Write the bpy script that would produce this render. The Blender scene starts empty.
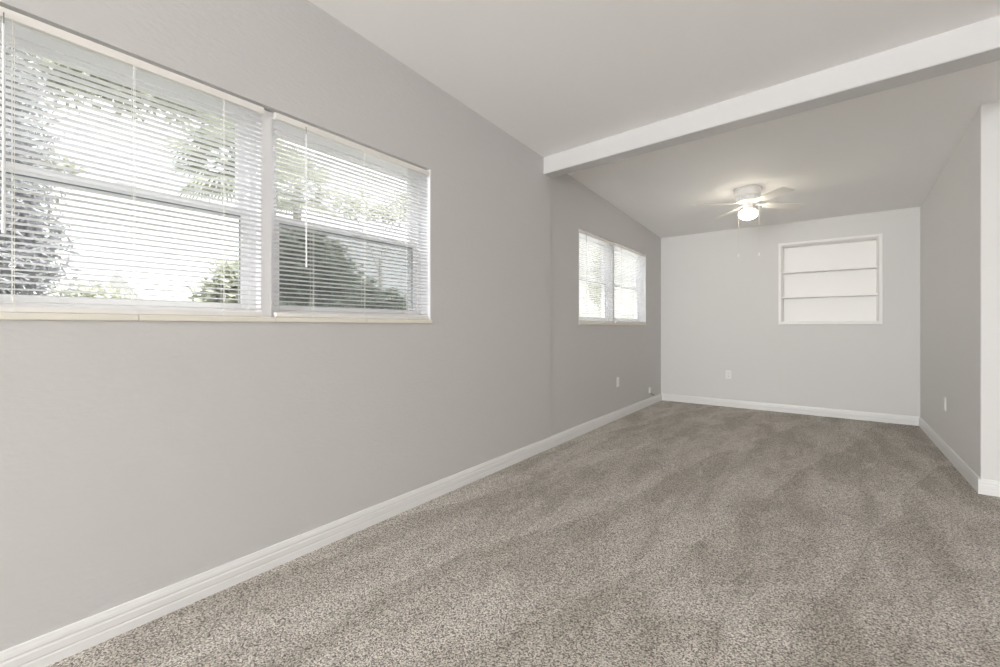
import bpy, bmesh, math, random
from mathutils import Vector, Matrix
PI = math.pi
S = bpy.context.scene
COL = S.collection

# ---------------------------------------------------------------- camera, sky, light, exposure
TH = 0.6513
cam = bpy.data.objects.new('camera', bpy.data.cameras.new('camera'))
COL.objects.link(cam)
cam.location = (0, 0, 1.1)
cam.rotation_euler = (PI / 2, 0, TH)
cam.data.sensor_width = 36
cam.data.lens = 435.43 * 36 / 1000
cam.data.shift_y = -6.8 / 1000
cam.data.clip_start = 0.02
S.camera = cam

W = bpy.data.worlds.new('overcast_sky')
S.world = W
W.use_nodes = True
wn = W.node_tree
bg = wn.nodes['Background']
tc = wn.nodes.new('ShaderNodeTexCoord')
sp = wn.nodes.new('ShaderNodeSeparateXYZ')
# overcast sky: brightest overhead, about a third of that at the horizon
mr = wn.nodes.new('ShaderNodeMapRange')
mr.interpolation_type = 'SMOOTHSTEP'
mr.inputs[1].default_value = 0.3
mr.inputs[2].default_value = 1.0
mr.inputs[3].default_value = 1.35
mr.inputs[4].default_value = 5.4
bg.inputs[0].default_value = (0.985, 0.99, 1.0, 1)
wn.links.new(tc.outputs['Generated'], sp.inputs[0])
wn.links.new(sp.outputs['Z'], mr.inputs[0])
wn.links.new(mr.outputs[0], bg.inputs[1])


def area(name, loc, rot, sx, sy, power, col=(1, 1, 1)):
    l = bpy.data.lights.new(name, 'AREA')
    l.shape = 'RECTANGLE'
    l.size, l.size_y = sx, sy
    l.energy = power
    l.color = col
    o = bpy.data.objects.new(name, l)
    COL.objects.link(o)
    o.location = loc
    o.rotation_euler = rot
    return o


# fill light added behind the camera, set in an assumed back wall opening
area('fill_back_opening', (-0.75, -6.02, 1.7), (-PI / 2, 0, PI), 2.2, 1.9, 300, (0.985, 0.99, 1.0))
for nm, loc, rot, sx, sy in (('portal_big_window', (-2.24, 0.947, 1.61), (0, -PI / 2, 0), 1.0, 2.0),
                             ('portal_far_window', (-2.24, 5.004, 1.61), (0, -PI / 2, 0), 1.0, 2.0)):
    area(nm, loc, rot, sx, sy, 1.0).data.cycles.is_portal = True

# hazy sun high over the roof, on the other side of the house: it lights the garden, not the room
_sl = bpy.data.lights.new('hazy_sun', 'SUN')
_sl.energy = 9.0
_sl.angle = math.radians(6)
_sl.color = (1.0, 0.97, 0.92)
_so = bpy.data.objects.new('hazy_sun', _sl)
COL.objects.link(_so)
_so.rotation_euler = Vector((-0.42, -0.25, -0.87)).to_track_quat('-Z', 'Y').to_euler()

S.view_settings.view_transform = 'Standard'
S.view_settings.look = 'None'
S.view_settings.gamma = 1
S.view_settings.use_curve_mapping = False
S.view_settings.exposure = 0.52
S.cycles.use_denoising = True
S.cycles.max_bounces = 14
S.cycles.diffuse_bounces = 8
S.cycles.transparent_max_bounces = 32
S.cycles.caustics_reflective = False
S.cycles.caustics_refractive = False

# ---------------------------------------------------------------- helpers


def mat(name, col, rough=0.5, spec=0.3):
    m = bpy.data.materials.new(name)
    m.use_nodes = True
    b = m.node_tree.nodes['Principled BSDF']
    b.inputs['Base Color'].default_value = (*col, 1)
    b.inputs['Roughness'].default_value = rough
    b.inputs['Specular IOR Level'].default_value = spec
    return m


def N(m, t, **kw):
    n = m.node_tree.nodes.new(t)
    for k, v in kw.items():
        setattr(n, k, v)
    return n


def L(m, a, b):
    m.node_tree.links.new(a, b)


def bsdf(m):
    return m.node_tree.nodes['Principled BSDF']


def obj(name, bm, m=None, parent=None, smooth=False):
    bmesh.ops.recalc_face_normals(bm, faces=bm.faces[:])
    me = bpy.data.meshes.new(name)
    bm.to_mesh(me)
    bm.free()
    o = bpy.data.objects.new(name, me)
    COL.objects.link(o)
    if m:
        me.materials.append(m)
    if smooth:
        me.polygons.foreach_set('use_smooth', [True] * len(me.polygons))
        try:
            me.set_sharp_from_angle(angle=math.radians(40))
        except Exception:
            pass
    if parent:
        o.parent = parent
    return o


def thing(name, label, cat, loc=(0, 0, 0), rz=0, group=None):
    o = bpy.data.objects.new(name, None)
    COL.objects.link(o)
    o.empty_display_size = 0.1
    o.location = loc
    o.rotation_euler = (0, 0, rz)
    tag(o, label, cat, group)
    return o


def tag(o, label=None, cat=None, group=None, kind=None):
    if label:
        o['label'] = label
    if cat:
        o['category'] = cat
    if group:
        o['group'] = group
    if kind:
        o['kind'] = kind
    return o


def struct(name, bm, m, label=None, cat=None, smooth=False):
    o = obj(name, bm, m, smooth=smooth)
    return tag(o, label, cat, kind='structure')


def box(bm, x0, x1, y0, y1, z0, z1, bev=0.0, seg=2):
    vs = [bm.verts.new((x, y, z)) for x in (x0, x1) for y in (y0, y1) for z in (z0, z1)]
    fs = [(0, 1, 3, 2), (4, 6, 7, 5), (0, 4, 5, 1), (2, 3, 7, 6), (0, 2, 6, 4), (1, 5, 7, 3)]
    faces = [bm.faces.new([vs[i] for i in f]) for f in fs]
    if bev > 0:
        es = list({e for f in faces for e in f.edges})
        bmesh.ops.recalc_face_normals(bm, faces=faces)
        bmesh.ops.bevel(bm, geom=es, offset=bev, segments=seg, affect='EDGES', profile=0.5)
    return vs


def prism(bm, pts, axis, a, b):
    """closed polygon pts (2-D) extruded along axis from a to b"""
    def mk(p, t):
        if axis == 'x':
            return (t, p[0], p[1])
        if axis == 'y':
            return (p[0], t, p[1])
        return (p[0], p[1], t)
    A = [bm.verts.new(mk(p, a)) for p in pts]
    B = [bm.verts.new(mk(p, b)) for p in pts]
    n = len(pts)
    bm.faces.new(A)
    bm.faces.new(B[::-1])
    for i in range(n):
        bm.faces.new((A[i], A[(i + 1) % n], B[(i + 1) % n], B[i]))


def lathe(bm, prof, n=32, c=(0, 0, 0)):
    rings = []
    for r, z in prof:
        if r < 1e-5:
            rings.append([bm.verts.new((c[0], c[1], c[2] + z))])
        else:
            rings.append([bm.verts.new((c[0] + r * math.cos(2 * PI * k / n), c[1] + r * math.sin(2 * PI * k / n), c[2] + z)) for k in range(n)])
    for A, B in zip(rings, rings[1:]):
        for k in range(n):
            k2 = (k + 1) % n
            if len(A) == 1 and len(B) == 1:
                continue
            if len(A) == 1:
                bm.faces.new((A[0], B[k], B[k2]))
            elif len(B) == 1:
                bm.faces.new((A[k], A[k2], B[0]))
            else:
                bm.faces.new((A[k], A[k2], B[k2], B[k]))


def tube(bm, pts, rad, n=8):
    pts = [Vector(p) for p in pts]
    if not isinstance(rad, (list, tuple)):
        rad = [rad] * len(pts)
    rings = []
    for i, p in enumerate(pts):
        d = (pts[min(i + 1, len(pts) - 1)] - pts[max(i - 1, 0)]).normalized()
        up = Vector((0, 0, 1)) if abs(d.z) < 0.9 else Vector((1, 0, 0))
        u = d.cross(up).normalized()
        v = d.cross(u)
        rings.append([bm.verts.new(p + rad[i] * (math.cos(2 * PI * k / n) * u + math.sin(2 * PI * k / n) * v)) for k in range(n)])
    for A, B in zip(rings, rings[1:]):
        for k in range(n):
            bm.faces.new((A[k], A[(k + 1) % n], B[(k + 1) % n], B[k]))
    bm.faces.new(rings[0][::-1])
    bm.faces.new(rings[-1])


def new():
    return bmesh.new()


# ---------------------------------------------------------------- materials
def noise_bump(m, scale, dist, strength, stretch=(1, 1, 1), detail=3):
    b = bsdf(m)
    t = N(m, 'ShaderNodeTexCoord')
    mp = N(m, 'ShaderNodeMapping')
    mp.inputs['Scale'].default_value = stretch
    n = N(m, 'ShaderNodeTexNoise')
    n.inputs['Scale'].default_value = scale
    n.inputs['Detail'].default_value = detail
    bp = N(m, 'ShaderNodeBump')
    bp.inputs['Strength'].default_value = strength
    bp.inputs['Distance'].default_value = dist
    L(m, t.outputs['Object'], mp.inputs[0])
    L(m, mp.outputs[0], n.inputs['Vector'])
    L(m, n.outputs[0], bp.inputs['Height'])
    L(m, bp.outputs[0], b.inputs['Normal'])
    return m


M_wall = noise_bump(mat('grey_wall_paint_shaded', (0.61, 0.604, 0.598), 0.55, 0.25), 30, 0.005, 0.33, (1, 1, 2.4), 4)  # left wall: the same grey paint, darkened for the weaker light on it
M_wall2 = noise_bump(mat('grey_drywall_paint_lit', (0.72, 0.713, 0.703), 0.55, 0.25), 120, 0.001, 0.15)  # same grey paint, lightened in place of stronger light on the other walls
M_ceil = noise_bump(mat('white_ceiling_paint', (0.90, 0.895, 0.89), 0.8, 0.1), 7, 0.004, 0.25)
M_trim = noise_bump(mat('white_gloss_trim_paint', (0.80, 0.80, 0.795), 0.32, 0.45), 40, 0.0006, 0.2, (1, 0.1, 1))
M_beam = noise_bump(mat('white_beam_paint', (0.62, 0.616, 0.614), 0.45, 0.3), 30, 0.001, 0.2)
M_shelf = mat('white_shelf_paint', (0.90, 0.89, 0.875), 0.4, 0.4)
M_frame = mat('white_vinyl', (0.88, 0.88, 0.90), 0.35, 0.4)
M_sill = noise_bump(mat('cream_sill', (0.82, 0.79, 0.70), 0.3, 0.4), 15, 0.001, 0.2)
M_plastic = mat('white_plastic', (0.85, 0.85, 0.83), 0.3, 0.5)
M_dark = mat('dark_slot', (0.05, 0.05, 0.05), 0.5)
M_metal = mat('painted_screw', (0.6, 0.6, 0.58), 0.35)
M_gasket = mat('grey_gasket', (0.22, 0.22, 0.24), 0.6)
M_fan = mat('white_fan_enamel', (0.82, 0.81, 0.79), 0.35, 0.4)
M_blade = mat('white_fan_blade', (0.80, 0.78, 0.74), 0.45, 0.3)
M_chain = mat('pale_chain', (0.62, 0.58, 0.52), 0.4, 0.5)
M_cable = mat('dark_cable', (0.06, 0.06, 0.06), 0.5)

# slats: thin white enamelled aluminium
M_slat = mat('white_blind_slat', (0.88, 0.88, 0.89), 0.4, 0.3)
_nt = M_slat.node_tree
_tl = N(M_slat, 'ShaderNodeBsdfTranslucent')
_tl.inputs[0].default_value = (0.85, 0.85, 0.86, 1)
_ms = N(M_slat, 'ShaderNodeMixShader')
_ms.inputs[0].default_value = 0.04
L(M_slat, bsdf(M_slat).outputs[0], _ms.inputs[1])
L(M_slat, _tl.outputs[0], _ms.inputs[2])
L(M_slat, _ms.outputs[0], _nt.nodes['Material Output'].inputs[0])
M_rail = mat('white_blind_rail', (0.84, 0.82, 0.79), 0.4, 0.3)
M_cord = mat('white_cord', (0.82, 0.81, 0.78), 0.7, 0.2)
M_wand = mat('clear_white_wand', (0.80, 0.80, 0.80), 0.2, 0.5)

M_globe = mat('lit_frosted_glass', (1, 0.97, 0.9), 0.3)
bsdf(M_globe).inputs['Emission Color'].default_value = (1.0, 0.90, 0.74, 1)
bsdf(M_globe).inputs['Emission Strength'].default_value = 17.0


def glass_mat(name, tint, gloss=1.0):
    m = bpy.data.materials.new(name)
    m.use_nodes = True
    nt = m.node_tree
    nt.nodes.remove(nt.nodes['Principled BSDF'])
    out = nt.nodes['Material Output']
    tr = N(m, 'ShaderNodeBsdfTransparent')
    tr.inputs[0].default_value = (*tint, 1)
    gl = N(m, 'ShaderNodeBsdfGlossy')
    gl.inputs['Roughness'].default_value = 0.02
    # Schlick reflectance, the same from both faces of the pane
    ge = N(m, 'ShaderNodeNewGeometry')
    dt = N(m, 'ShaderNodeVectorMath', operation='DOT_PRODUCT')
    L(m, ge.outputs['Normal'], dt.inputs[0])
    L(m, ge.outputs['Incoming'], dt.inputs[1])
    ab = N(m, 'ShaderNodeMath', operation='ABSOLUTE')
    L(m, dt.outputs['Value'], ab.inputs[0])
    om = N(m, 'ShaderNodeMath', operation='SUBTRACT')
    om.inputs[0].default_value = 1
    L(m, ab.outputs[0], om.inputs[1])
    pw = N(m, 'ShaderNodeMath', operation='POWER')
    L(m, om.outputs[0], pw.inputs[0])
    pw.inputs[1].default_value = 5
    fr = N(m, 'ShaderNodeMath', operation='MULTIPLY_ADD')
    L(m, pw.outputs[0], fr.inputs[0])
    fr.inputs[1].default_value = 0.96
    fr.inputs[2].default_value = 0.04
    mx = N(m, 'ShaderNodeMixShader')
    L(m, fr.outputs[0], mx.inputs[0])
    L(m, tr.outputs[0], mx.inputs[1])
    L(m, gl.outputs[0], mx.inputs[2])
    L(m, mx.outputs[0], out.inputs[0])
    return m


M_glass = glass_mat('window_glass', (0.95, 0.97, 0.97))


def screen_mat():
    m = bpy.data.materials.new('grey_insect_mesh')
    m.use_nodes = True
    nt = m.node_tree
    b = nt.nodes['Principled BSDF']
    b.inputs['Base Color'].default_value = (0.16, 0.17, 0.18, 1)
    b.inputs['Roughness'].default_value = 0.6
    out = nt.nodes['Material Output']
    tr = N(m, 'ShaderNodeBsdfTransparent')
    mx = N(m, 'ShaderNodeMixShader')
    mx.inputs[0].default_value = 0.38
    L(m, tr.outputs[0], mx.inputs[1])
    L(m, b.outputs[0], mx.inputs[2])
    L(m, mx.outputs[0], out.inputs[0])
    return m


M_screen = screen_mat()


def carpet_mat():
    m = mat('grey_brown_carpet', (0.3, 0.27, 0.24), 0.95, 0.05)
    b = bsdf(m)
    t = N(m, 'ShaderNodeTexCoord')
    # yarn tufts
    v = N(m, 'ShaderNodeTexVoronoi')
    v.inputs['Scale'].default_value = 230
    v.inputs['Randomness'].default_value = 1.0
    L(m, t.outputs['Object'], v.inputs['Vector'])
    sepc = N(m, 'ShaderNodeSeparateColor')
    L(m, v.outputs['Color'], sepc.inputs[0])
    n1 = N(m, 'ShaderNodeTexNoise')
    n1.inputs['Scale'].default_value = 140
    n1.inputs['Detail'].default_value = 3
    n1.inputs['Roughness'].default_value = 0.65
    L(m, t.outputs['Object'], n1.inputs['Vector'])
    add = N(m, 'ShaderNodeMath', operation='MULTIPLY_ADD')
    L(m, sepc.outputs[0], add.inputs[0])
    add.inputs[1].default_value = 0.42
    L(m, n1.outputs[0], add.inputs[2])
    ramp = N(m, 'ShaderNodeValToRGB')
    e = ramp.color_ramp.elements
    e[0].position = 0.51
    e[0].color = (0.125, 0.110, 0.095, 1)
    e[1].position = 0.91
    e[1].color = (0.76, 0.715, 0.65, 1)
    L(m, add.outputs[0], ramp.inputs[0])
    # pile lay left by a vacuum cleaner: soft strokes and brushed patches
    mp = N(m, 'ShaderNodeMapping')
    mp.inputs['Rotation'].default_value = (0, 0, math.radians(-28))
    mp.inputs['Scale'].default_value = (3.6, 0.7, 1)
    L(m, t.outputs['Object'], mp.inputs[0])
    n2 = N(m, 'ShaderNodeTexNoise')
    n2.inputs['Scale'].default_value = 1.35
    n2.inputs['Detail'].default_value = 3
    n2.inputs['Distortion'].default_value = 0.7
    L(m, mp.outputs[0], n2.inputs['Vector'])
    mp3 = N(m, 'ShaderNodeMapping')
    mp3.inputs['Rotation'].default_value = (0, 0, math.radians(35))
    mp3.inputs['Scale'].default_value = (2.2, 0.9, 1)
    L(m, t.outputs['Object'], mp3.inputs[0])
    n3 = N(m, 'ShaderNodeTexNoise')
    n3.inputs['Scale'].default_value = 1.7
    n3.inputs['Detail'].default_value = 4
    n3.inputs['Distortion'].default_value = 1.2
    L(m, mp3.outputs[0], n3.inputs['Vector'])
    avg0 = N(m, 'ShaderNodeMath', operation='ADD')
    L(m, n2.outputs[0], avg0.inputs[0])
    L(m, n3.outputs[0], avg0.inputs[1])
    mp4 = N(m, 'ShaderNodeMapping')
    mp4.inputs['Rotation'].default_value = (0, 0, math.radians(14))
    L(m, t.outputs['Object'], mp4.inputs[0])
    wv = N(m, 'ShaderNodeTexWave')
    wv.wave_profile = 'SAW'
    wv.inputs['Scale'].default_value = 0.55
    wv.inputs['Distortion'].default_value = 2.2
    wv.inputs['Detail'].default_value = 2
    wv.inputs['Detail Scale'].default_value = 1.2
    L(m, mp4.outputs[0], wv.inputs['Vector'])
    avg = N(m, 'ShaderNodeMath', operation='MULTIPLY_ADD')
    L(m, wv.outputs['Fac'], avg.inputs[0])
    avg.inputs[1].default_value = 0.20
    L(m, avg0.outputs[0], avg.inputs[2])
    mr = N(m, 'ShaderNodeMapRange')
    mr.inputs[1].default_value = 0.92
    mr.inputs[2].default_value = 1.28
    mr.inputs[3].default_value = 0.0
    mr.inputs[4].default_value = 1.0
    L(m, avg.outputs[0], mr.inputs[0])
    mul = N(m, 'ShaderNodeMix', data_type='RGBA', blend_type='MULTIPLY')
    mul.inputs[0].default_value = 1
    comb = N(m, 'ShaderNodeMix', data_type='RGBA')
    comb.inputs[6].default_value = (0.87, 0.85, 0.82, 1)
    comb.inputs[7].default_value = (1.20, 1.20, 1.205, 1)
    L(m, mr.outputs[0], comb.inputs[0])
    L(m, ramp.outputs[0], mul.inputs[6])
    L(m, comb.outputs[2], mul.inputs[7])
    L(m, mul.outputs[2], b.inputs['Base Color'])
    bp = N(m, 'ShaderNodeBump')
    bp.inputs['Strength'].default_value = 0.9
    bp.inputs['Distance'].default_value = 0.006
    L(m, add.outputs[0], bp.inputs['Height'])
    L(m, bp.outputs[0], b.inputs['Normal'])
    b.inputs['Sheen Weight'].default_value = 0.15
    return m


M_carpet = carpet_mat()

# ---------------------------------------------------------------- the room
XL, YF, XR, YR = -2.036, 6.6705, 0.7796, 4.205      # left wall, far wall, right wall, its near end
XLF = XL - 0.009                                     # left wall beyond the beam stands back a little
XN, YB = 3.40, -6.00                                 # right and back of the near room
TW = 0.2                                             # thickness of the outer wall
ZS, ZT = 1.1216, 2.1012                              # window opening
HEAD = 3.35
W1 = (-0.02, 1.944)
W2 = (4.000, 6.008)
YBEAM = 3.435


def ceilN(y):
    return 2.7437 - 0.043 * y


def ceilF(y):
    return 2.4321 + 0.0524 * (YF - y)


# floor
bm = new()
box(bm, XL - TW, XN + 0.2, YB - 0.2, YF + 0.35, -0.15, 0)
struct('floor', bm, M_carpet)

# left wall with the two window openings
bm = new()


def wall_x(bm, xf, xb, ya, yb, holes, z0=-0.1, z1=HEAD):
    y = ya
    for (a, b, s, t) in holes:
        box(bm, xb, xf, y, a, z0, z1)
        box(bm, xb, xf, a, b, z0, s)
        box(bm, xb, xf, a, b, t, z1)
        y = b
    box(bm, xb, xf, y, yb, z0, z1)


wall_x(bm, XL, XL - TW, YB - 0.2, YBEAM, [(W1[0], W1[1], ZS, ZT)])
wall_x(bm, XLF, XL - TW, YBEAM, YF + 0.2, [(W2[0], W2[1], ZS, ZT)])
bmesh.ops.remove_doubles(bm, verts=bm.verts[:], dist=1e-5)
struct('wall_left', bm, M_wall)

# far wall, with the hole of the built-in shelf
NX0, NX1, NZ0, NZ1 = -0.517, 0.431, 1.163, 2.140
ND = 0.17
bm = new()
for (a, b, c, d) in ((XLF - TW, NX0, -0.1, HEAD), (NX1, XR + 0.15, -0.1, HEAD), (NX0, NX1, -0.1, NZ0), (NX0, NX1, NZ1, HEAD)):
    box(bm, a, b, YF, YF + 0.25, c, d)
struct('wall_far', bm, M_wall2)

# right wall and the wall that turns off it
bm = new()
box(bm, XR, XR + 0.15, YR, YF, -0.1, HEAD, 0.006, 2)
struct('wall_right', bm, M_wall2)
bm = new()
box(bm, XR + 0.15, XN + 0.2, YR, YR + 0.15, -0.1, HEAD)
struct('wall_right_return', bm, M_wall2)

# near room: right wall, back wall with an opening added for the fill light
bm = new()
wall_x(bm, XN + 0.2, XN, YB - 0.2, YR, [])
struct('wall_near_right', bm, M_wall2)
bm = new()
box(bm, XL, -1.85, YB - 0.2, YB, -0.1, HEAD)
box(bm, 0.35, XN, YB - 0.2, YB, -0.1, HEAD)
box(bm, -1.85, 0.35, YB - 0.2, YB, 2.68, HEAD)
box(bm, -1.85, 0.35, YB - 0.2, YB, -0.1, 0.72)
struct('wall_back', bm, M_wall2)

# ceiling: two slopes that meet over the beam
bm = new()
ym = 3.30
prism(bm, [(YB - 0.2, ceilN(YB - 0.2)), (ym, ceilN(ym)), (ym, 3.4), (YB - 0.2, 3.4)], 'x', XL - 0.1, XN + 0.1)
prism(bm, [(ym, ceilF(ym)), (YF + 0.1, ceilF(YF + 0.1)), (YF + 0.1, 3.4), (ym, 3.4)], 'x', XL - 0.1, XN + 0.1)
struct('ceiling', bm, M_ceil)

# the beam, not quite square to the room
def bf(x):
    return 3.310 - 0.0614 * (x + 2.058)


def bb(x):
    return 3.441 - 0.0495 * (x + 2.045)


bm = new()
xa, xb = XL - 0.03, XN + 0.02
zb, zt = 2.455, 2.70
vs = [(xa, bf(xa), zb), (xb, bf(xb), zb), (xb, bb(xb), zb), (xa, bb(xa), zb)]
A = [bm.verts.new(v) for v in vs]
B = [bm.verts.new((v[0], v[1], zt)) for v in vs]
bm.faces.new(A)
bm.faces.new(B[::-1])
for i in range(4):
    bm.faces.new((A[i], A[(i + 1) % 4], B[(i + 1) % 4], B[i]))
bmesh.ops.recalc_face_normals(bm, faces=bm.faces[:])
bmesh.ops.bevel(bm, geom=[e for e in bm.edges if abs(e.verts[0].co.z - zb) < 1e-4 and abs(e.verts[1].co.z - zb) < 1e-4], offset=0.004, segments=2, affect='EDGES')
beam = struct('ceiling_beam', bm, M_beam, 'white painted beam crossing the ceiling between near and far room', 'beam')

# baseboards
BB = [(0, 0), (0.0135, 0), (0.0135, 0.006), (0.0128, 0.030), (0.0112, 0.034), (0.0112, 0.037), (0.0128, 0.040), (0.0126, 0.062),
      (0.0104, 0.067), (0.0104, 0.071), (0.0118, 0.074), (0.0104, 0.084), (0.0080, 0.092), (0.0068, 0.098), (0.0040, 0.100), (0, 0.100)]


def baseboard(name, axis, wallpos, sign, a, b, back=0):
    bm = new()
    pts = [(wallpos + sign * t if t > 0 else wallpos - sign * back, z) for t, z in BB]
    if axis == 'y':
        prism(bm, pts, 'y', a, b)
    else:
        prism(bm, pts, 'x', a, b)
    return struct(name, bm, M_trim)


baseboard('baseboard_left', 'y', XL, 1, YB, YF, back=0.0085)
baseboard('baseboard_far', 'x', YF, -1, XL + 0.005, XR)
baseboard('baseboard_right', 'y', XR, -1, YR - 0.013, YF)
baseboard('baseboard_right_return', 'x', YR, -1, XR - 0.013, XN)

# ---------------------------------------------------------------- windows


def frame_rect(bm, x0, x1, ya, yb, za, zb, w, bev=0.002):
    """picture-frame of four bars, in the plane of the left wall"""
    box(bm, x0, x1, ya, ya + w, za, zb, bev)
    box(bm, x0, x1, yb - w, yb, za, zb, bev)
    box(bm, x0, x1, ya + w, yb - w, za, za + w, bev)
    box(bm, x0, x1, ya + w, yb - w, zb - w, zb, bev)


WN = [0]


def window_unit(ya, yb, screen):
    WN[0] += 1
    xr = XL - 0.078                    # room side of the frame
    z0, z1 = ZS + 0.0214, ZT
    bm = new()
    frame_rect(bm, xr - 0.085, xr, ya, yb, z0, z1, 0.028)
    fr = struct('window_%d' % WN[0], bm, M_frame)
    fr.name = 'window_%d' % WN[0]
    zm = (z0 + z1) / 2 - 0.004
    # lower sash, room side
    bm = new()
    a, b = ya + 0.026, yb - 0.026
    frame_rect(bm, xr - 0.036, xr - 0.008, a, b, z0 + 0.026, zm + 0.018, 0.034)
    ls = obj('lower_sash', bm, M_frame, fr)
    bm = new()
    box(bm, xr - 0.024, xr - 0.020, a + 0.032, b - 0.032, z0 + 0.058, zm - 0.014)
    obj('glass_pane', bm, M_glass, ls)
    bm = new()
    frame_rect(bm, xr - 0.0205, xr - 0.0150, a + 0.0335, b - 0.0335, z0 + 0.0595, zm - 0.0155, 0.004, 0)
    obj('gasket', bm, M_gasket, ls)
    bm = new()
    box(bm, xr - 0.010, xr + 0.002, (a + b) / 2 - 0.03, (a + b) / 2 + 0.03, zm + 0.012, zm + 0.024, 0.003)
    obj('sash_lock', bm, M_frame, ls)
    # upper sash, outer side
    bm = new()
    frame_rect(bm, xr - 0.070, xr - 0.042, a, b, zm - 0.018, z1 - 0.026, 0.036)
    us = obj('upper_sash', bm, M_frame, fr)
    bm = new()
    box(bm, xr - 0.058, xr - 0.054, a + 0.034, b - 0.034, zm + 0.016, z1 - 0.060)
    obj('glass_pane', bm, M_glass, us)
    if screen:
        bm = new()
        frame_rect(bm, xr - 0.083, xr - 0.074, a, b, z0 + 0.02, zm + 0.01, 0.018, 0.001)
        sc = obj('insect_screen', bm, M_frame, fr)
        bm = new()
        box(bm, xr - 0.079, xr - 0.0784, a + 0.016, b - 0.016, z0 + 0.036, zm - 0.006)
        obj('screen_mesh', bm, M_screen, sc)
    return fr


def window_pair(win, wallx, screens, frac):
    y0, y1 = win
    yc = y0 + frac * (y1 - y0)
    # liner of the reveal
    bm = new()
    xo = XL - 0.165
    lt = 0.012
    box(bm, xo, wallx + 0.001, y0, y0 + lt, ZS + 0.02, ZT)
    box(bm, xo, wallx + 0.001, y1 - lt, y1, ZS + 0.02, ZT)
    box(bm, xo, wallx - 0.060, y0 + lt, y1 - lt, ZT - 0.006, ZT)
    TN[0] += 1
    struct('trim_%d' % TN[0], bm, M_frame)
    # post between the two units
    bm = new()
    box(bm, XL - 0.165, XL - 0.030, yc - 0.026, yc + 0.026, ZS + 0.0214, ZT - 0.008, 0.003)
    TN[0] += 1
    struct('trim_%d' % TN[0], bm, M_frame)
    # sill, laid in pieces
    bm = new()
    n = 4
    for k in range(n):
        a = y0 - 0.004 + (y1 - y0 + 0.008) * k / n
        b = y0 - 0.004 + (y1 - y0 + 0.008) * (k + 1) / n
        box(bm, XL - 0.19, wallx + 0.010, a + 0.0004, b - 0.0004, ZS, ZS + 0.0214, 0.003)
    TN[0] += 1
    struct('trim_%d' % TN[0], bm, M_sill)
    u1 = window_unit(y0 + lt, yc - 0.026, screens[0])
    u2 = window_unit(yc + 0.026, y1 - lt, screens[1])
    return yc


TN = [0]
yc1 = window_pair(W1, XL, (False, True), 0.4893)
yc2 = window_pair(W2, XLF, (False, False), 0.468)

# ---------------------------------------------------------------- blinds


def make_blind(width, label):
    """origin: bottom of the blind, left end, on the plane of the slat centres; x to the room, y along the window"""
    t = thing('window_blind', label, 'blind', group='mini blinds in the left wall windows')
    H = ZT - 0.013 - (ZS + 0.0225)
    zt = H
    bm = new()
    # headrail: open U channel with a rolled lip, end caps
    box(bm, -0.0125, 0.0125, 0, width, zt - 0.027, zt, 0.002)
    box(bm, 0.0122, 0.0150, 0.0, width, zt - 0.030, zt - 0.001, 0.0012)
    hr = obj('headrail', bm, M_rail, t)
    bm = new()
    zr = 0.022
    box(bm, -0.0125, 0.0125, 0.004, width - 0.004, 0.001, zr, 0.004, 3)
    br = obj('bottom_rail', bm, M_rail, t)
    for yy in (width / 2 - 0.297, width / 2, width / 2 + 0.297):
        bm = new()
        box(bm, 0.006, 0.0136, yy - 0.008, yy + 0.008, 0.0015, 0.012, 0.002)
        obj('cord_button', bm, M_plastic, br)
    # slats
    bm = new()
    n = 43
    z0, z1 = zr + 0.012, zt - 0.042
    for k in range(n):
        z = z0 + (z1 - z0) * k / (n - 1)
        tilt = math.radians(9 + 1.2 * math.sin(k * 1.7 + width * 9))
        sag = 0.0008 * math.sin(k * 2.3)
        top, bot = [], []
        for j in range(5):
            s = (j - 2) / 2
            x = 0.0125 * s
            zz = 0.0016 * (1 - s * s)
            X = x * math.cos(tilt) - zz * math.sin(tilt)
            Z = x * math.sin(tilt) + zz * math.cos(tilt)
            top.append((X, Z))
        ys = (0.004, width - 0.004)
        V = [[bm.verts.new((X, y, z + Z + sag)) for X, Z in top] for y in ys]
        U = [[bm.verts.new((X, y, z + Z + sag - 0.0005)) for X, Z in top] for y in ys]
        for j in range(4):
            bm.faces.new((V[0][j], V[0][j + 1], V[1][j + 1], V[1][j]))
            bm.faces.new((U[0][j], U[1][j], U[1][j + 1], U[0][j + 1]))
            for q in (0, 1):
                bm.faces.new((V[q][j], V[q][j + 1], U[q][j + 1], U[q][j]))
        for j in (0, 4):
            bm.faces.new((V[0][j], V[1][j], U[1][j], U[0][j]))
    obj('slats', bm, M_slat, t)
    # ladder cords
    for yy in (width / 2 - 0.297, width / 2, width / 2 + 0.297):
        bm = new()
        for x in (-0.0132, 0.0132):
            tube(bm, [(x, yy, zr - 0.004), (x, yy, zt - 0.025)], 0.0008, 5)
        tube(bm, [(0.0136, yy + 0.004, zr - 0.004), (0.0136, yy + 0.004, zt - 0.025)], 0.0008, 5)
        obj('ladder_cord', bm, M_cord, t)
    # tilt wand with its hook
    bm = new()
    yw = 0.146
    tube(bm, [(0.021, yw, zt - 0.055), (0.022, yw, zt - 0.32), (0.022, yw, zt - 0.66)], [0.0036, 0.0036, 0.0042], 6)
    tube(bm, [(0.022, yw, zt - 0.66), (0.022, yw, zt - 0.70)], [0.0048, 0.0052], 6)
    wd = obj('tilt_wand', bm, M_wand, t)
    bm = new()
    tube(bm, [(0.012, yw, zt - 0.018), (0.020, yw, zt - 0.020), (0.021, yw, zt - 0.060)], 0.0016, 6)
    obj('wand_hook', bm, M_gasket, wd)
    return t


def copy_tree(o, parent=None):
    c = o.copy()
    COL.objects.link(c)
    if parent:
        c.parent = parent
    for ch in list(o.children):
        copy_tree(ch, c)
    return c


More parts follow.
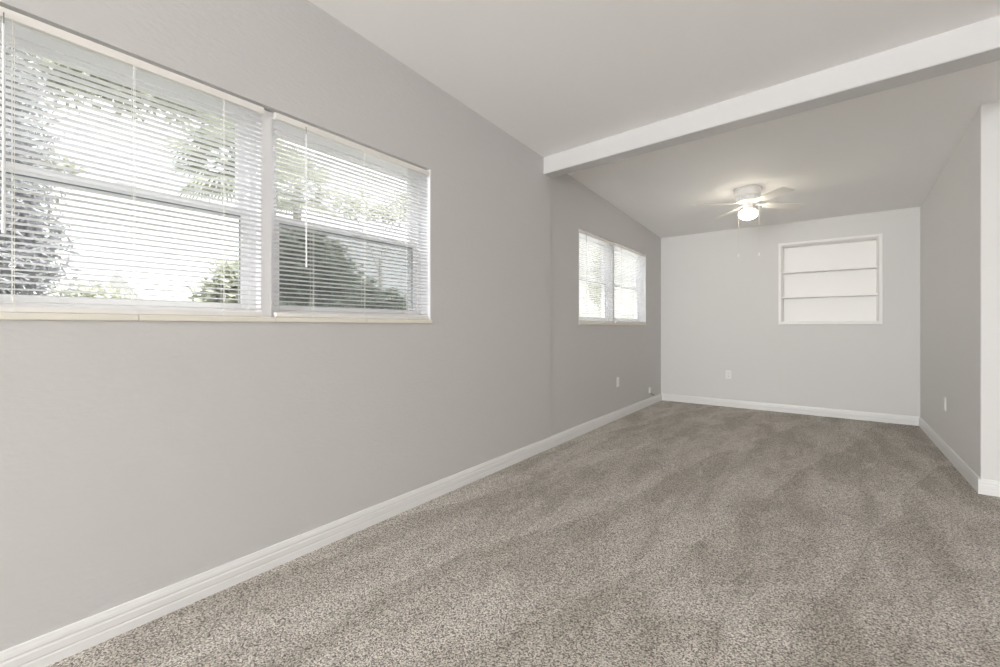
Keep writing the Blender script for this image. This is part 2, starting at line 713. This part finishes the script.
lt = 0.012
bw = yc1 - 0.022 - (W1[0] + lt) - 0.004
BX = -0.026
blind = make_blind(bw, 'white mini blind on the nearest window pane, cut by the photo left edge')
blind.location = (XL + BX + 0.012, W1[0] + lt + 0.002, ZS + 0.0225)
blind_far = make_blind(yc2 - 0.022 - (W2[0] + lt) - 0.004, 'small looking far mini blind on the pane next to the beam')
blind_far.location = (XLF + BX + 0.012, W2[0] + lt + 0.002, ZS + 0.0225)
labels = ['white mini blind on the big window pane beside the bare wall, dark hedge behind',
          'small looking far mini blind on the pane nearest the far corner']
for (y, wx), lab in zip(((yc1 + 0.024, XL), (yc2 + 0.024, XLF)), labels):
    c = make_blind((W1[1] if wx == XL else W2[1]) - lt - 0.003 - y, lab)
    c.location = (wx + BX + 0.012, y, ZS + 0.0225)
    c['label'] = lab

# ---------------------------------------------------------------- built-in shelf in the far wall
t = thing('wall_shelf', 'white framed recessed shelf unit set in the far wall', 'shelf', (0, YF, NZ0))
bm = new()
g = 0.002
d = ND
w = 0.007
x0, x1, z0, z1 = NX0 + g, NX1 - g, 0 + g, NZ1 - NZ0 - g
for (a, b, c, e) in ((x0, x0 + w, z0, z1), (x1 - w, x1, z0, z1), (x0 + w, x1 - w, z0, z0 + w), (x0 + w, x1 - w, z1 - w, z1)):
    box(bm, a, b, -0.004, d, c, e)
obj('cabinet_box', bm, M_shelf, t)
bm = new()
box(bm, x0, x1, d, d + 0.012, z0, z1)
obj('back_panel', bm, M_shelf, t)
bm = new()
fw = 0.032
fx0, fx1, fz0, fz1 = -0.550, 0.464, 1.130 - NZ0, 2.173 - NZ0
for (a, b, c, e) in ((fx0, fx0 + fw, fz0, fz1), (fx1 - fw, fx1, fz0, fz1), (fx0 + fw, fx1 - fw, fz0, fz0 + fw), (fx0 + fw, fx1 - fw, fz1 - fw, fz1)):
    box(bm, a, b, -0.020, -0.001, c, e, 0.003)
obj('face_frame', bm, M_shelf, t)
for zz in (1.468, 1.789):
    bm = new()
    box(bm, x0 + w, x1 - w, 0.002, d, zz - NZ0, zz - NZ0 + 0.019, 0.0015)
    obj('shelf_board', bm, M_shelf, t)

# ---------------------------------------------------------------- outlets


def outlet(label, loc, rz, style, name='wall_outlet'):
    """plate faces local -y"""
    t = thing(name, label, 'outlet', loc, rz)
    bm = new()
    box(bm, -0.036, 0.036, -0.006, 0, -0.059, 0.059, 0.0025, 3)
    obj('cover_plate', bm, M_plastic, t)
    if style == 'duplex':
        for s in (-1, 1):
            bm = new()
            lathe(bm, [(0, -0.0085), (0.0165, -0.0085), (0.0172, -0.0075), (0.0172, -0.004)], 24)
            bmesh.ops.rotate(bm, verts=bm.verts[:], cent=(0, 0, 0), matrix=Matrix.Rotation(-PI / 2, 3, 'X'))
            for v in bm.verts:
                v.co.y = -abs(v.co.y)
                v.co.z = max(-0.0142, min(0.0142, v.co.z)) + s * 0.0195
            r = obj('receptacle', bm, M_plastic, t)
            for xa, xb, za, zb in ((-0.0074, -0.0052, -0.0012, 0.0072), (0.0052, 0.0074, -0.0006, 0.0066), (-0.0024, 0.0024, -0.0105, -0.0060)):
                bm = new()
                box(bm, xa, xb, -0.0090, -0.0080, s * 0.0195 + za, s * 0.0195 + zb)
                obj('socket_slot', bm, M_dark, r)
        bm = new()
        lathe(bm, [(0, -0.0078), (0.003, -0.0076), (0.0034, -0.0055)], 12)
        bmesh.ops.rotate(bm, verts=bm.verts[:], cent=(0, 0, 0), matrix=Matrix.Rotation(-PI / 2, 3, 'X'))
        for v in bm.verts:
            v.co.y = -abs(v.co.y)
        obj('screw', bm, M_metal, t)
    elif style == 'rocker':
        bm = new()
        box(bm, -0.0165, 0.0165, -0.0085, -0.005, -0.0335, 0.0335, 0.0015)
        r = obj('receptacle', bm, M_plastic, t)
        for s in (-1, 1):
            for xa, xb, za, zb in ((-0.0073, -0.0053, -0.002, 0.006), (0.0053, 0.0073, -0.0014, 0.0054), (-0.002, 0.002, -0.0095, -0.0062)):
                bm = new()
                box(bm, xa, xb, -0.0090, -0.0082, s * 0.019 + za, s * 0.019 + zb)
                obj('socket_slot', bm, M_dark, r)
        for s in (-1, 1):
            bm = new()
            lathe(bm, [(0, -0.0072), (0.0028, -0.0070), (0.003, -0.0055)], 12)
            bmesh.ops.rotate(bm, verts=bm.verts[:], cent=(0, 0, 0), matrix=Matrix.Rotation(-PI / 2, 3, 'X'))
            for v in bm.verts:
                v.co.y = -abs(v.co.y)
                v.co.z += s * 0.048
            obj('screw', bm, M_metal, t)
    return t


outlet('white duplex power outlet low on the far wall', (-1.132, YF, 0.442), 0, 'duplex')
outlet('white power outlet low on the left wall under the far window', (XLF, 5.016, 0.436), PI / 2, 'rocker')
outlet('white power outlet low on the right wall', (XR, 5.321, 0.433), -PI / 2, 'rocker')

# small cable plate by the far left corner
t = thing('cable_jack', 'small white cable jack just above the baseboard near the far corner', 'cable jack', (XLF, 6.153, 0.205), PI / 2)
bm = new()
box(bm, -0.028, 0.028, -0.016, 0, -0.040, 0.040, 0.005, 3)
obj('jack_box', bm, M_plastic, t)
bm = new()
tube(bm, [(0.02, -0.010, -0.036), (0.05, -0.014, -0.060), (0.12, -0.008, -0.072), (0.19, -0.006, -0.098)], 0.0042, 6)
obj('cable', bm, M_cable, t)

# ---------------------------------------------------------------- ceiling fan
FX, FY = -0.687, 5.12
FZ = ceilF(FY)
fan = thing('ceiling_fan', 'white four-blade ceiling fan with lit frosted glass globe', 'ceiling fan', (FX, FY, FZ))
fan.scale = (1.0, 1.0, 0.87)
bm = new()
lathe(bm, [(0, 0.010), (0.120, 0.010), (0.122, -0.006), (0.116, -0.012), (0.114, -0.066), (0.117, -0.070), (0.117, -0.078), (0.112, -0.084), (0, -0.084)], 40)
hs = obj('motor_housing', bm, M_fan, fan, True)
for k in range(20):
    bm = new()
    vs = box(bm, 0.1005, 0.1090, -0.0075, 0.0075, -0.132, -0.086, 0.002)
    bm.transform(Matrix.Rotation(2 * PI * k / 20, 4, 'Z'))
    obj('vent_rib', bm, M_fan, hs)
bm = new()
lathe(bm, [(0, -0.083), (0.101, -0.083), (0.101, -0.134), (0.109, -0.136), (0.107, -0.144), (0.090, -0.152), (0.055, -0.158), (0, -0.158)], 40)
obj('flywheel', bm, M_fan, fan, True)
bm = new()
lathe(bm, [(0, -0.157), (0.046, -0.157), (0.048, -0.163), (0.048, -0.222), (0.056, -0.228), (0.068, -0.236), (0.070, -0.246), (0.064, -0.247), (0.058, -0.240), (0, -0.240)], 32)
obj('light_fitter', bm, M_fan, fan, True)
bm = new()
lathe(bm, [(0.045, -0.241), (0.060, -0.244), (0.068, -0.250), (0.080, -0.259), (0.0885, -0.277), (0.088, -0.297), (0.081, -0.318),
           (0.072, -0.331), (0.056, -0.343), (0.036, -0.352), (0.020, -0.357), (0.010, -0.361), (0, -0.362)], 36)
obj('glass_globe', bm, M_globe, fan, True)
BLZ = -0.172
for k in range(4):
    a = math.radians(42 + 90 * k)
    R = Matrix.Rotation(a, 4, 'Z') @ Matrix.Translation((0, 0, BLZ)) @ Matrix.Rotation(math.radians(2.0), 4, 'Y') @ Matrix.Rotation(math.radians(-12), 4, 'X')
    bm = new()
    # blade outline: tapered, rounded tip
    pts = []
    r0, r1 = 0.175, 0.585
    w0, w1 = 0.050, 0.066
    pts += [(r0, -w0 + 0.012), (r0 + 0.012, -w0)]
    cx = r1 - 0.035
    for j in range(9):
        b = -PI / 2 + PI * j / 8
        sx = math.copysign(abs(math.cos(b)) ** 0.7, math.cos(b))
        sy = math.copysign(abs(math.sin(b)) ** 0.7, math.sin(b))
        pts.append((cx + 0.035 * sx, w1 * sy))
    pts += [(r0 + 0.012, w0), (r0, w0 - 0.012)]
    prism(bm, pts, 'z', -0.003, 0.003)
    bm.transform(R)
    bl = obj('blade', bm, M_blade, fan)
    bm = new()
    pts = [(0.095, -0.018), (0.150, -0.011), (0.185, -0.034), (0.225, -0.036), (0.232, -0.026), (0.205, -0.012), (0.236, 0.0),
           (0.205, 0.012), (0.232, 0.026), (0.225, 0.036), (0.185, 0.034), (0.150, 0.011), (0.095, 0.018)]
    prism(bm, pts, 'z', 0.0032, 0.0075)
    for (px, py) in ((0.215, -0.028), (0.215, 0.028), (0.222, 0.0)):
        lathe(bm, [(0, 0.0100), (0.004, 0.0095), (0.005, 0.0070)], 8, (px, py, 0))
    bm.transform(R)
    obj('blade_iron', bm, M_fan, bl)
for (dx, zend) in ((-0.087, 1.835), (0.097, 1.828)):
    bm = new()
    zt = -0.205
    ze = (zend - FZ) / 0.87
    tube(bm, [(dx * 0.5, 0, zt), (dx * 0.85, 0, zt + 0.006), (dx, 0, zt - 0.02), (dx, 0, zt - 0.1), (dx, 0, ze + 0.03)], 0.0011, 5)
    ch = obj('pull_chain', bm, M_chain, fan)
    bm = new()
    lathe(bm, [(0, ze + 0.032), (0.003, ze + 0.030), (0.0045, ze + 0.020), (0.009, ze + 0.006), (0.0085, ze - 0.004), (0, ze - 0.010)], 14, (dx, 0, 0))
    obj('chain_pull', bm, M_plastic, ch, True)

# ---------------------------------------------------------------- outdoors


def leaf_mat(name, c1, c2):
    m = mat(name, c1, 0.6, 0.2)
    b = bsdf(m)
    t = N(m, 'ShaderNodeTexCoord')
    n = N(m, 'ShaderNodeTexNoise')
    n.inputs['Scale'].default_value = 3.0
    n.inputs['Detail'].default_value = 4
    mx = N(m, 'ShaderNodeMix', data_type='RGBA')
    mx.inputs[6].default_value = (*c1, 1)
    mx.inputs[7].default_value = (*c2, 1)
    L(m, t.outputs['Object'], n.inputs['Vector'])
    L(m, n.outputs[0], mx.inputs[0])
    L(m, mx.outputs[2], b.inputs['Base Color'])
    out = m.node_tree.nodes['Material Output']
    tl = N(m, 'ShaderNodeBsdfTranslucent')
    L(m, mx.outputs[2], tl.inputs[0])
    ms = N(m, 'ShaderNodeMixShader')
    ms.inputs[0].default_value = 0.35
    L(m, b.outputs[0], ms.inputs[1])
    L(m, tl.outputs[0], ms.inputs[2])
    L(m, ms.outputs[0], out.inputs[0])
    return m


M_leaf_pale = leaf_mat('pale_green_leaves', (0.32, 0.325, 0.26), (0.44, 0.445, 0.37))
M_leaf_dark = leaf_mat('dark_green_leaves', (0.12, 0.14, 0.11), (0.20, 0.225, 0.17))
M_leaf_grey = leaf_mat('grey_needles', (0.33, 0.327, 0.345), (0.39, 0.387, 0.405))
M_palm = leaf_mat('palm_leaves', (0.26, 0.275, 0.21), (0.38, 0.39, 0.31))
M_leaf_lime = leaf_mat('yellow_green_leaves', (0.32, 0.335, 0.25), (0.44, 0.45, 0.36))
M_bark = noise_bump(mat('grey_bark', (0.32, 0.30, 0.28), 0.9, 0.1), 12, 0.03, 0.8, (1, 1, 0.3))
M_grass = leaf_mat('mown_grass', (0.15, 0.16, 0.12), (0.22, 0.225, 0.18))
M_stucco = noise_bump(mat('white_stucco', (0.52, 0.50, 0.48), 0.9, 0.1), 40, 0.005, 0.4)
M_patio = noise_bump(mat('pale_concrete', (0.60, 0.58, 0.55), 0.9, 0.1), 25, 0.004, 0.4)
M_tan = noise_bump(mat('tan_stucco', (0.62, 0.56, 0.52), 0.9, 0.1), 40, 0.005, 0.4)
M_roof = noise_bump(mat('grey_shingle', (0.50, 0.48, 0.47), 0.9, 0.1), 14, 0.02, 0.6, (1, 6, 6))
M_pane = mat('dark_window_pane', (0.12, 0.14, 0.16), 0.1, 0.6)

GZ = -0.30
bm = new()
box(bm, -60, XL - TW - 0.02, -40, 60, GZ - 0.3, GZ)
tag(obj('lawn', bm, M_grass), kind='structure')


bm = new()
box(bm, -9.5, XL - TW - 0.03, 3.7, 13.2, GZ, GZ + 0.05, 0.01)
tag(obj('concrete_patio', bm, M_patio), 'pale concrete slab on the lawn outside the far window', 'patio', kind='structure')


def add_leaf(bm, p, size, rnd, ratio=0.45):
    d = Vector((rnd.gauss(0, 1), rnd.gauss(0, 1), rnd.gauss(0, 0.7))).normalized()
    s = d.cross(Vector((rnd.gauss(0, 1), rnd.gauss(0, 1), rnd.gauss(0, 1)))).normalized()
    nn = d.cross(s)
    l = size * rnd.uniform(0.7, 1.3)
    a = bm.verts.new(p)
    b = bm.verts.new(p + d * l * 0.5 + s * l * ratio * 0.5 + nn * l * 0.06)
    c = bm.verts.new(p + d * l)
    e = bm.verts.new(p + d * l * 0.5 - s * l * ratio * 0.5 + nn * l * 0.06)
    bm.faces.new((a, b, c, e))


def tree(name, label, cat, x, y, blobs, leaves, size, m, trunk, seed, group=None, ratio=0.45, limb=0.5):
    """blobs: (dx, dy, z, rx, ry, rz); trunk: (height, radius)"""
    rnd = random.Random(seed)
    t = thing(name, label, cat, (x, y, GZ), 0, group)
    bm = new()
    h, r = trunk
    tube(bm, [(0, 0, -0.05), (0.03, 0.02, h * 0.5), (0, 0, h)], [r, r * 0.8, r * 0.55], 8)
    for b in blobs:
        c = Vector((b[0], b[1], b[2] - GZ))
        s = Vector((0, 0, min(h * 0.95, max(0.1, c.z * 0.6))))
        tube(bm, [s, s.lerp(c, 0.5) + Vector((0, 0, 0.1)), c], [r * limb, r * limb * 0.7, r * limb * 0.3], 6)
    obj('trunk', bm, M_bark, t)
    bm = new()
    vol = [b[3] * b[4] + b[4] * b[5] + b[3] * b[5] for b in blobs]
    tot = sum(vol)
    for b, v in zip(blobs, vol):
        for _ in range(int(leaves * v / tot)):
            d = Vector((rnd.gauss(0, 1), rnd.gauss(0, 1), rnd.gauss(0, 1))).normalized() * (rnd.random() ** 0.35)
            d *= 0.85 + 0.25 * math.sin(d.x * 7 + d.z * 9 + seed)
            p = Vector((b[0] + d.x * b[3], b[1] + d.y * b[4], b[2] - GZ + d.z * b[5]))
            add_leaf(bm, p, size, rnd, ratio)
    obj('foliage', bm, m, t)
    return t


def palm(label, x, y, z, nfr, length, seed, lean=0.0, group=None, name='palm_tree'):
    """fan palm: petioles that end in a round fan of narrow blades"""
    rnd = random.Random(seed)
    t = thing(name, label, 'palm', (x, y, GZ), 0, group)
    h = z - GZ
    bm = new()
    tube(bm, [(0, lean, -0.05), (0.04, lean * 0.95, h * 0.4), (0.02, lean * 0.55, h * 0.8), (0, 0, h)], [0.14, 0.11, 0.09, 0.08], 10)
    obj('trunk', bm, M_bark, t)
    bm = new()
    for k in range(nfr):
        az = 2 * PI * k * 0.618 + rnd.uniform(-0.2, 0.2)
        el = -0.75 + 2.1 * (k + 0.5) / nfr + rnd.uniform(-0.1, 0.1)
        dirv = Vector((math.cos(az) * math.cos(el), math.sin(az) * math.cos(el), math.sin(el)))
        side = dirv.cross(Vector((0, 0, 1))).normalized()
        up = side.cross(dirv)
        ln = length * rnd.uniform(0.85, 1.1)
        c = Vector((0, 0, h)) + dirv * ln * 0.5
        tube(bm, [(0, 0, h - 0.05), Vector((0, 0, h)) + dirv * ln * 0.25 + up * 0.03, c], [0.016, 0.012, 0.008], 5)
        nb = 26
        for q in range(nb):
            a = -1.95 + 3.9 * q / (nb - 1)
            d = (dirv * math.cos(a) + side * math.sin(a) + up * 0.10 * math.cos(2 * a)).normalized()
            l = ln * 0.55 * (0.72 + 0.28 * math.cos(a)) * rnd.uniform(0.9, 1.08)
            wv = (side * math.cos(a) - dirv * math.sin(a)) * (0.022 * length)
            mid = c + d * l * 0.55
            tip = c + d * l + Vector((0, 0, -0.16 * l))
            A = bm.verts.new(c)
            B = bm.verts.new(mid - wv + up * 0.008)
            C = bm.verts.new(tip)
            D = bm.verts.new(mid + wv + up * 0.008)
            bm.faces.new((A, B, C, D))
    obj('fronds', bm, M_palm, t)
    return t


def at(px, X):
    """y on the plane x = X seen along image column px (used once, to find where a plant stands)"""
    u = (px - 500) / 435.43
    return X / (u * math.cos(TH) - math.sin(TH)) * (u * math.sin(TH) + math.cos(TH))


def zat(px, py, X):
    u = (px - 500) / 435.43
    return 1.1 + (326.7 - py) / 435.43 * X / (u * math.cos(TH) - math.sin(TH))


def spot(px, py, X, bx, by):
    """blob centre relative to a plant's base, where image point (px, py) meets the plane x = X"""
    return X - bx, at(px, X) - by, zat(px, py, X)


def plant(name, label, cat, X, pxbase, blobs, leaves, size, m, trunk, seed, ratio=0.45, limb=0.5):
    """blobs: (px, py, depth offset, rx, ry, rz)"""
    by = at(pxbase, X)
    bl = []
    for (px, py, dx, rx, ry, rz) in blobs:
        a, b, c = spot(px, py, X + dx, X, by)
        bl.append((a, b, c, rx, ry, rz))
    return tree(name, label, cat, X, by, bl, leaves, size, m, trunk, seed, None, ratio, limb)


plant('conifer', 'tall grey conifer outside the nearest pane, at the photo left edge', 'tree', -4.4, -34,
      [(-22, 262, 0, .40, .46, .62), (-24, 205, 0, .38, .42, .60), (-26, 140, 0, .34, .40, .70), (-30, 70, 0, .30, .36, .8), (14, 255, .1, .2, .24, .25)],
      20000, 0.075, M_leaf_grey, (4.4, 0.12), 3, ratio=0.25)
plant('shade_tree', 'pale leafy tree whose branches hang across the top of the nearest pane', 'tree', -9.0, -60,
      [(10, 55, 0, .8, .9, .45), (70, 68, 0, .8, .8, .40), (130, 82, 0, .8, .8, .40), (190, 100, 0, .8, .8, .40), (50, 165, .6, .3, .35, .16), (230, 105, 0, .7, .5, .4)],
      4200, 0.16, M_leaf_pale, (6.0, 0.16), 5, limb=0.03)
palm('large palm with arching fronds behind the post between the big panes', -6.4, at(236, -6.4), zat(236, 165, -6.4), 32, 0.86, 11, lean=0.55)
plant('palm_shrub', 'low yellow green shrub behind the lower right corner of the nearest pane', 'shrub', -4.0, 236,
      [(234, 302, 0, .24, .30, .11), (238, 276, .03, .18, .20, .15), (226, 290, 0, .18, .2, .10)], 1600, 0.10, M_leaf_lime, (0.7, 0.03), 12, ratio=0.3)
palm('palm crown seen through the upper pane beside the wall', -9.6, at(297, -9.6), zat(297, 190, -9.6), 26, 1.0, 13)
plant('hedge_bush', 'dark dense bush filling the lower left of the screened pane', 'bush', -5.2, 306,
      [(306, 262, 0, .5, .40, .45), (292, 272, 0, .45, .35, .5), (325, 280, 0, .5, .40, .5), (300, 310, 0, .5, .6, .5)],
      12000, 0.10, M_leaf_dark, (1.6, 0.07), 21)
plant('hedge_bush', 'lower dark bush behind the right side of the screened pane', 'bush', -6.6, 386,
      [(362, 298, 0, .45, .30, .34), (386, 306, 0, .45, .35, .32), (405, 312, 0, .45, .4, .3)],
      8000, 0.10, M_leaf_dark, (0.9, 0.06), 22)
plant('shade_tree', 'thin pale tree far behind the screened pane', 'tree', -13.5, 380,
      [(350, 205, 0, .8, .9, .5), (385, 215, 0, .8, .9, .45), (410, 205, 0, .8, .9, .6)], 1100, 0.22, M_leaf_pale, (4.0, 0.10), 23, limb=0.2)
plant('garden_bush', 'pale distant bush low in the nearest pane', 'bush', -16, 88,
      [(88, 300, 0, .8, .9, .5), (100, 306, 0, .8, .8, .4)], 1500, 0.2, M_leaf_pale, (0.8, 0.08), 31)
# houses


def house(label, x0, x1, y0, y1, h, m, name='neighbouring_house'):
    t = thing(name, label, 'house', ((x0 + x1) / 2, (y0 + y1) / 2, GZ))
    hx, hy = (x1 - x0) / 2, (y1 - y0) / 2
    bm = new()
    box(bm, -hx, hx, -hy, hy, -0.05, h)
    obj('house_walls', bm, m, t)
    bm = new()
    o = 0.45
    prism(bm, [(-hx - o, h), (hx + o, h), (hx + o, h + 0.12), (0, h + 0.12 + hx * 0.42), (-hx - o, h + 0.12)], 'y', -hy - o, hy + o)
    obj('roof', bm, M_roof, t)
    for s in (-0.45, 0.45):
        bm = new()
        box(bm, hx - 0.02, hx + 0.04, s * hy - 0.5, s * hy + 0.5, 1.0, 2.1, 0.01)
        wf = obj('house_window', bm, M_frame, t)
        bm = new()
        box(bm, hx + 0.03, hx + 0.05, s * hy - 0.44, s * hy + 0.44, 1.06, 2.04)
        obj('pane', bm, M_pane, wf)
    return t


house('white stucco house filling the view through the far window', -10.5, -3.6, 14.0, 21, 5.2, M_stucco)
house('low tan house far behind the nearest pane', -34, -26, at(150, -26), at(200, -26), 2.6, M_tan)
plant('garden_bush', 'pale green bush between the far window and the white house', 'bush', -5.2, 604,
      [(604, 262, 0, .35, .5, .5), (600, 290, 0, .4, .5, .5)], 1500, 0.12, M_leaf_pale, (1.4, 0.05), 41)
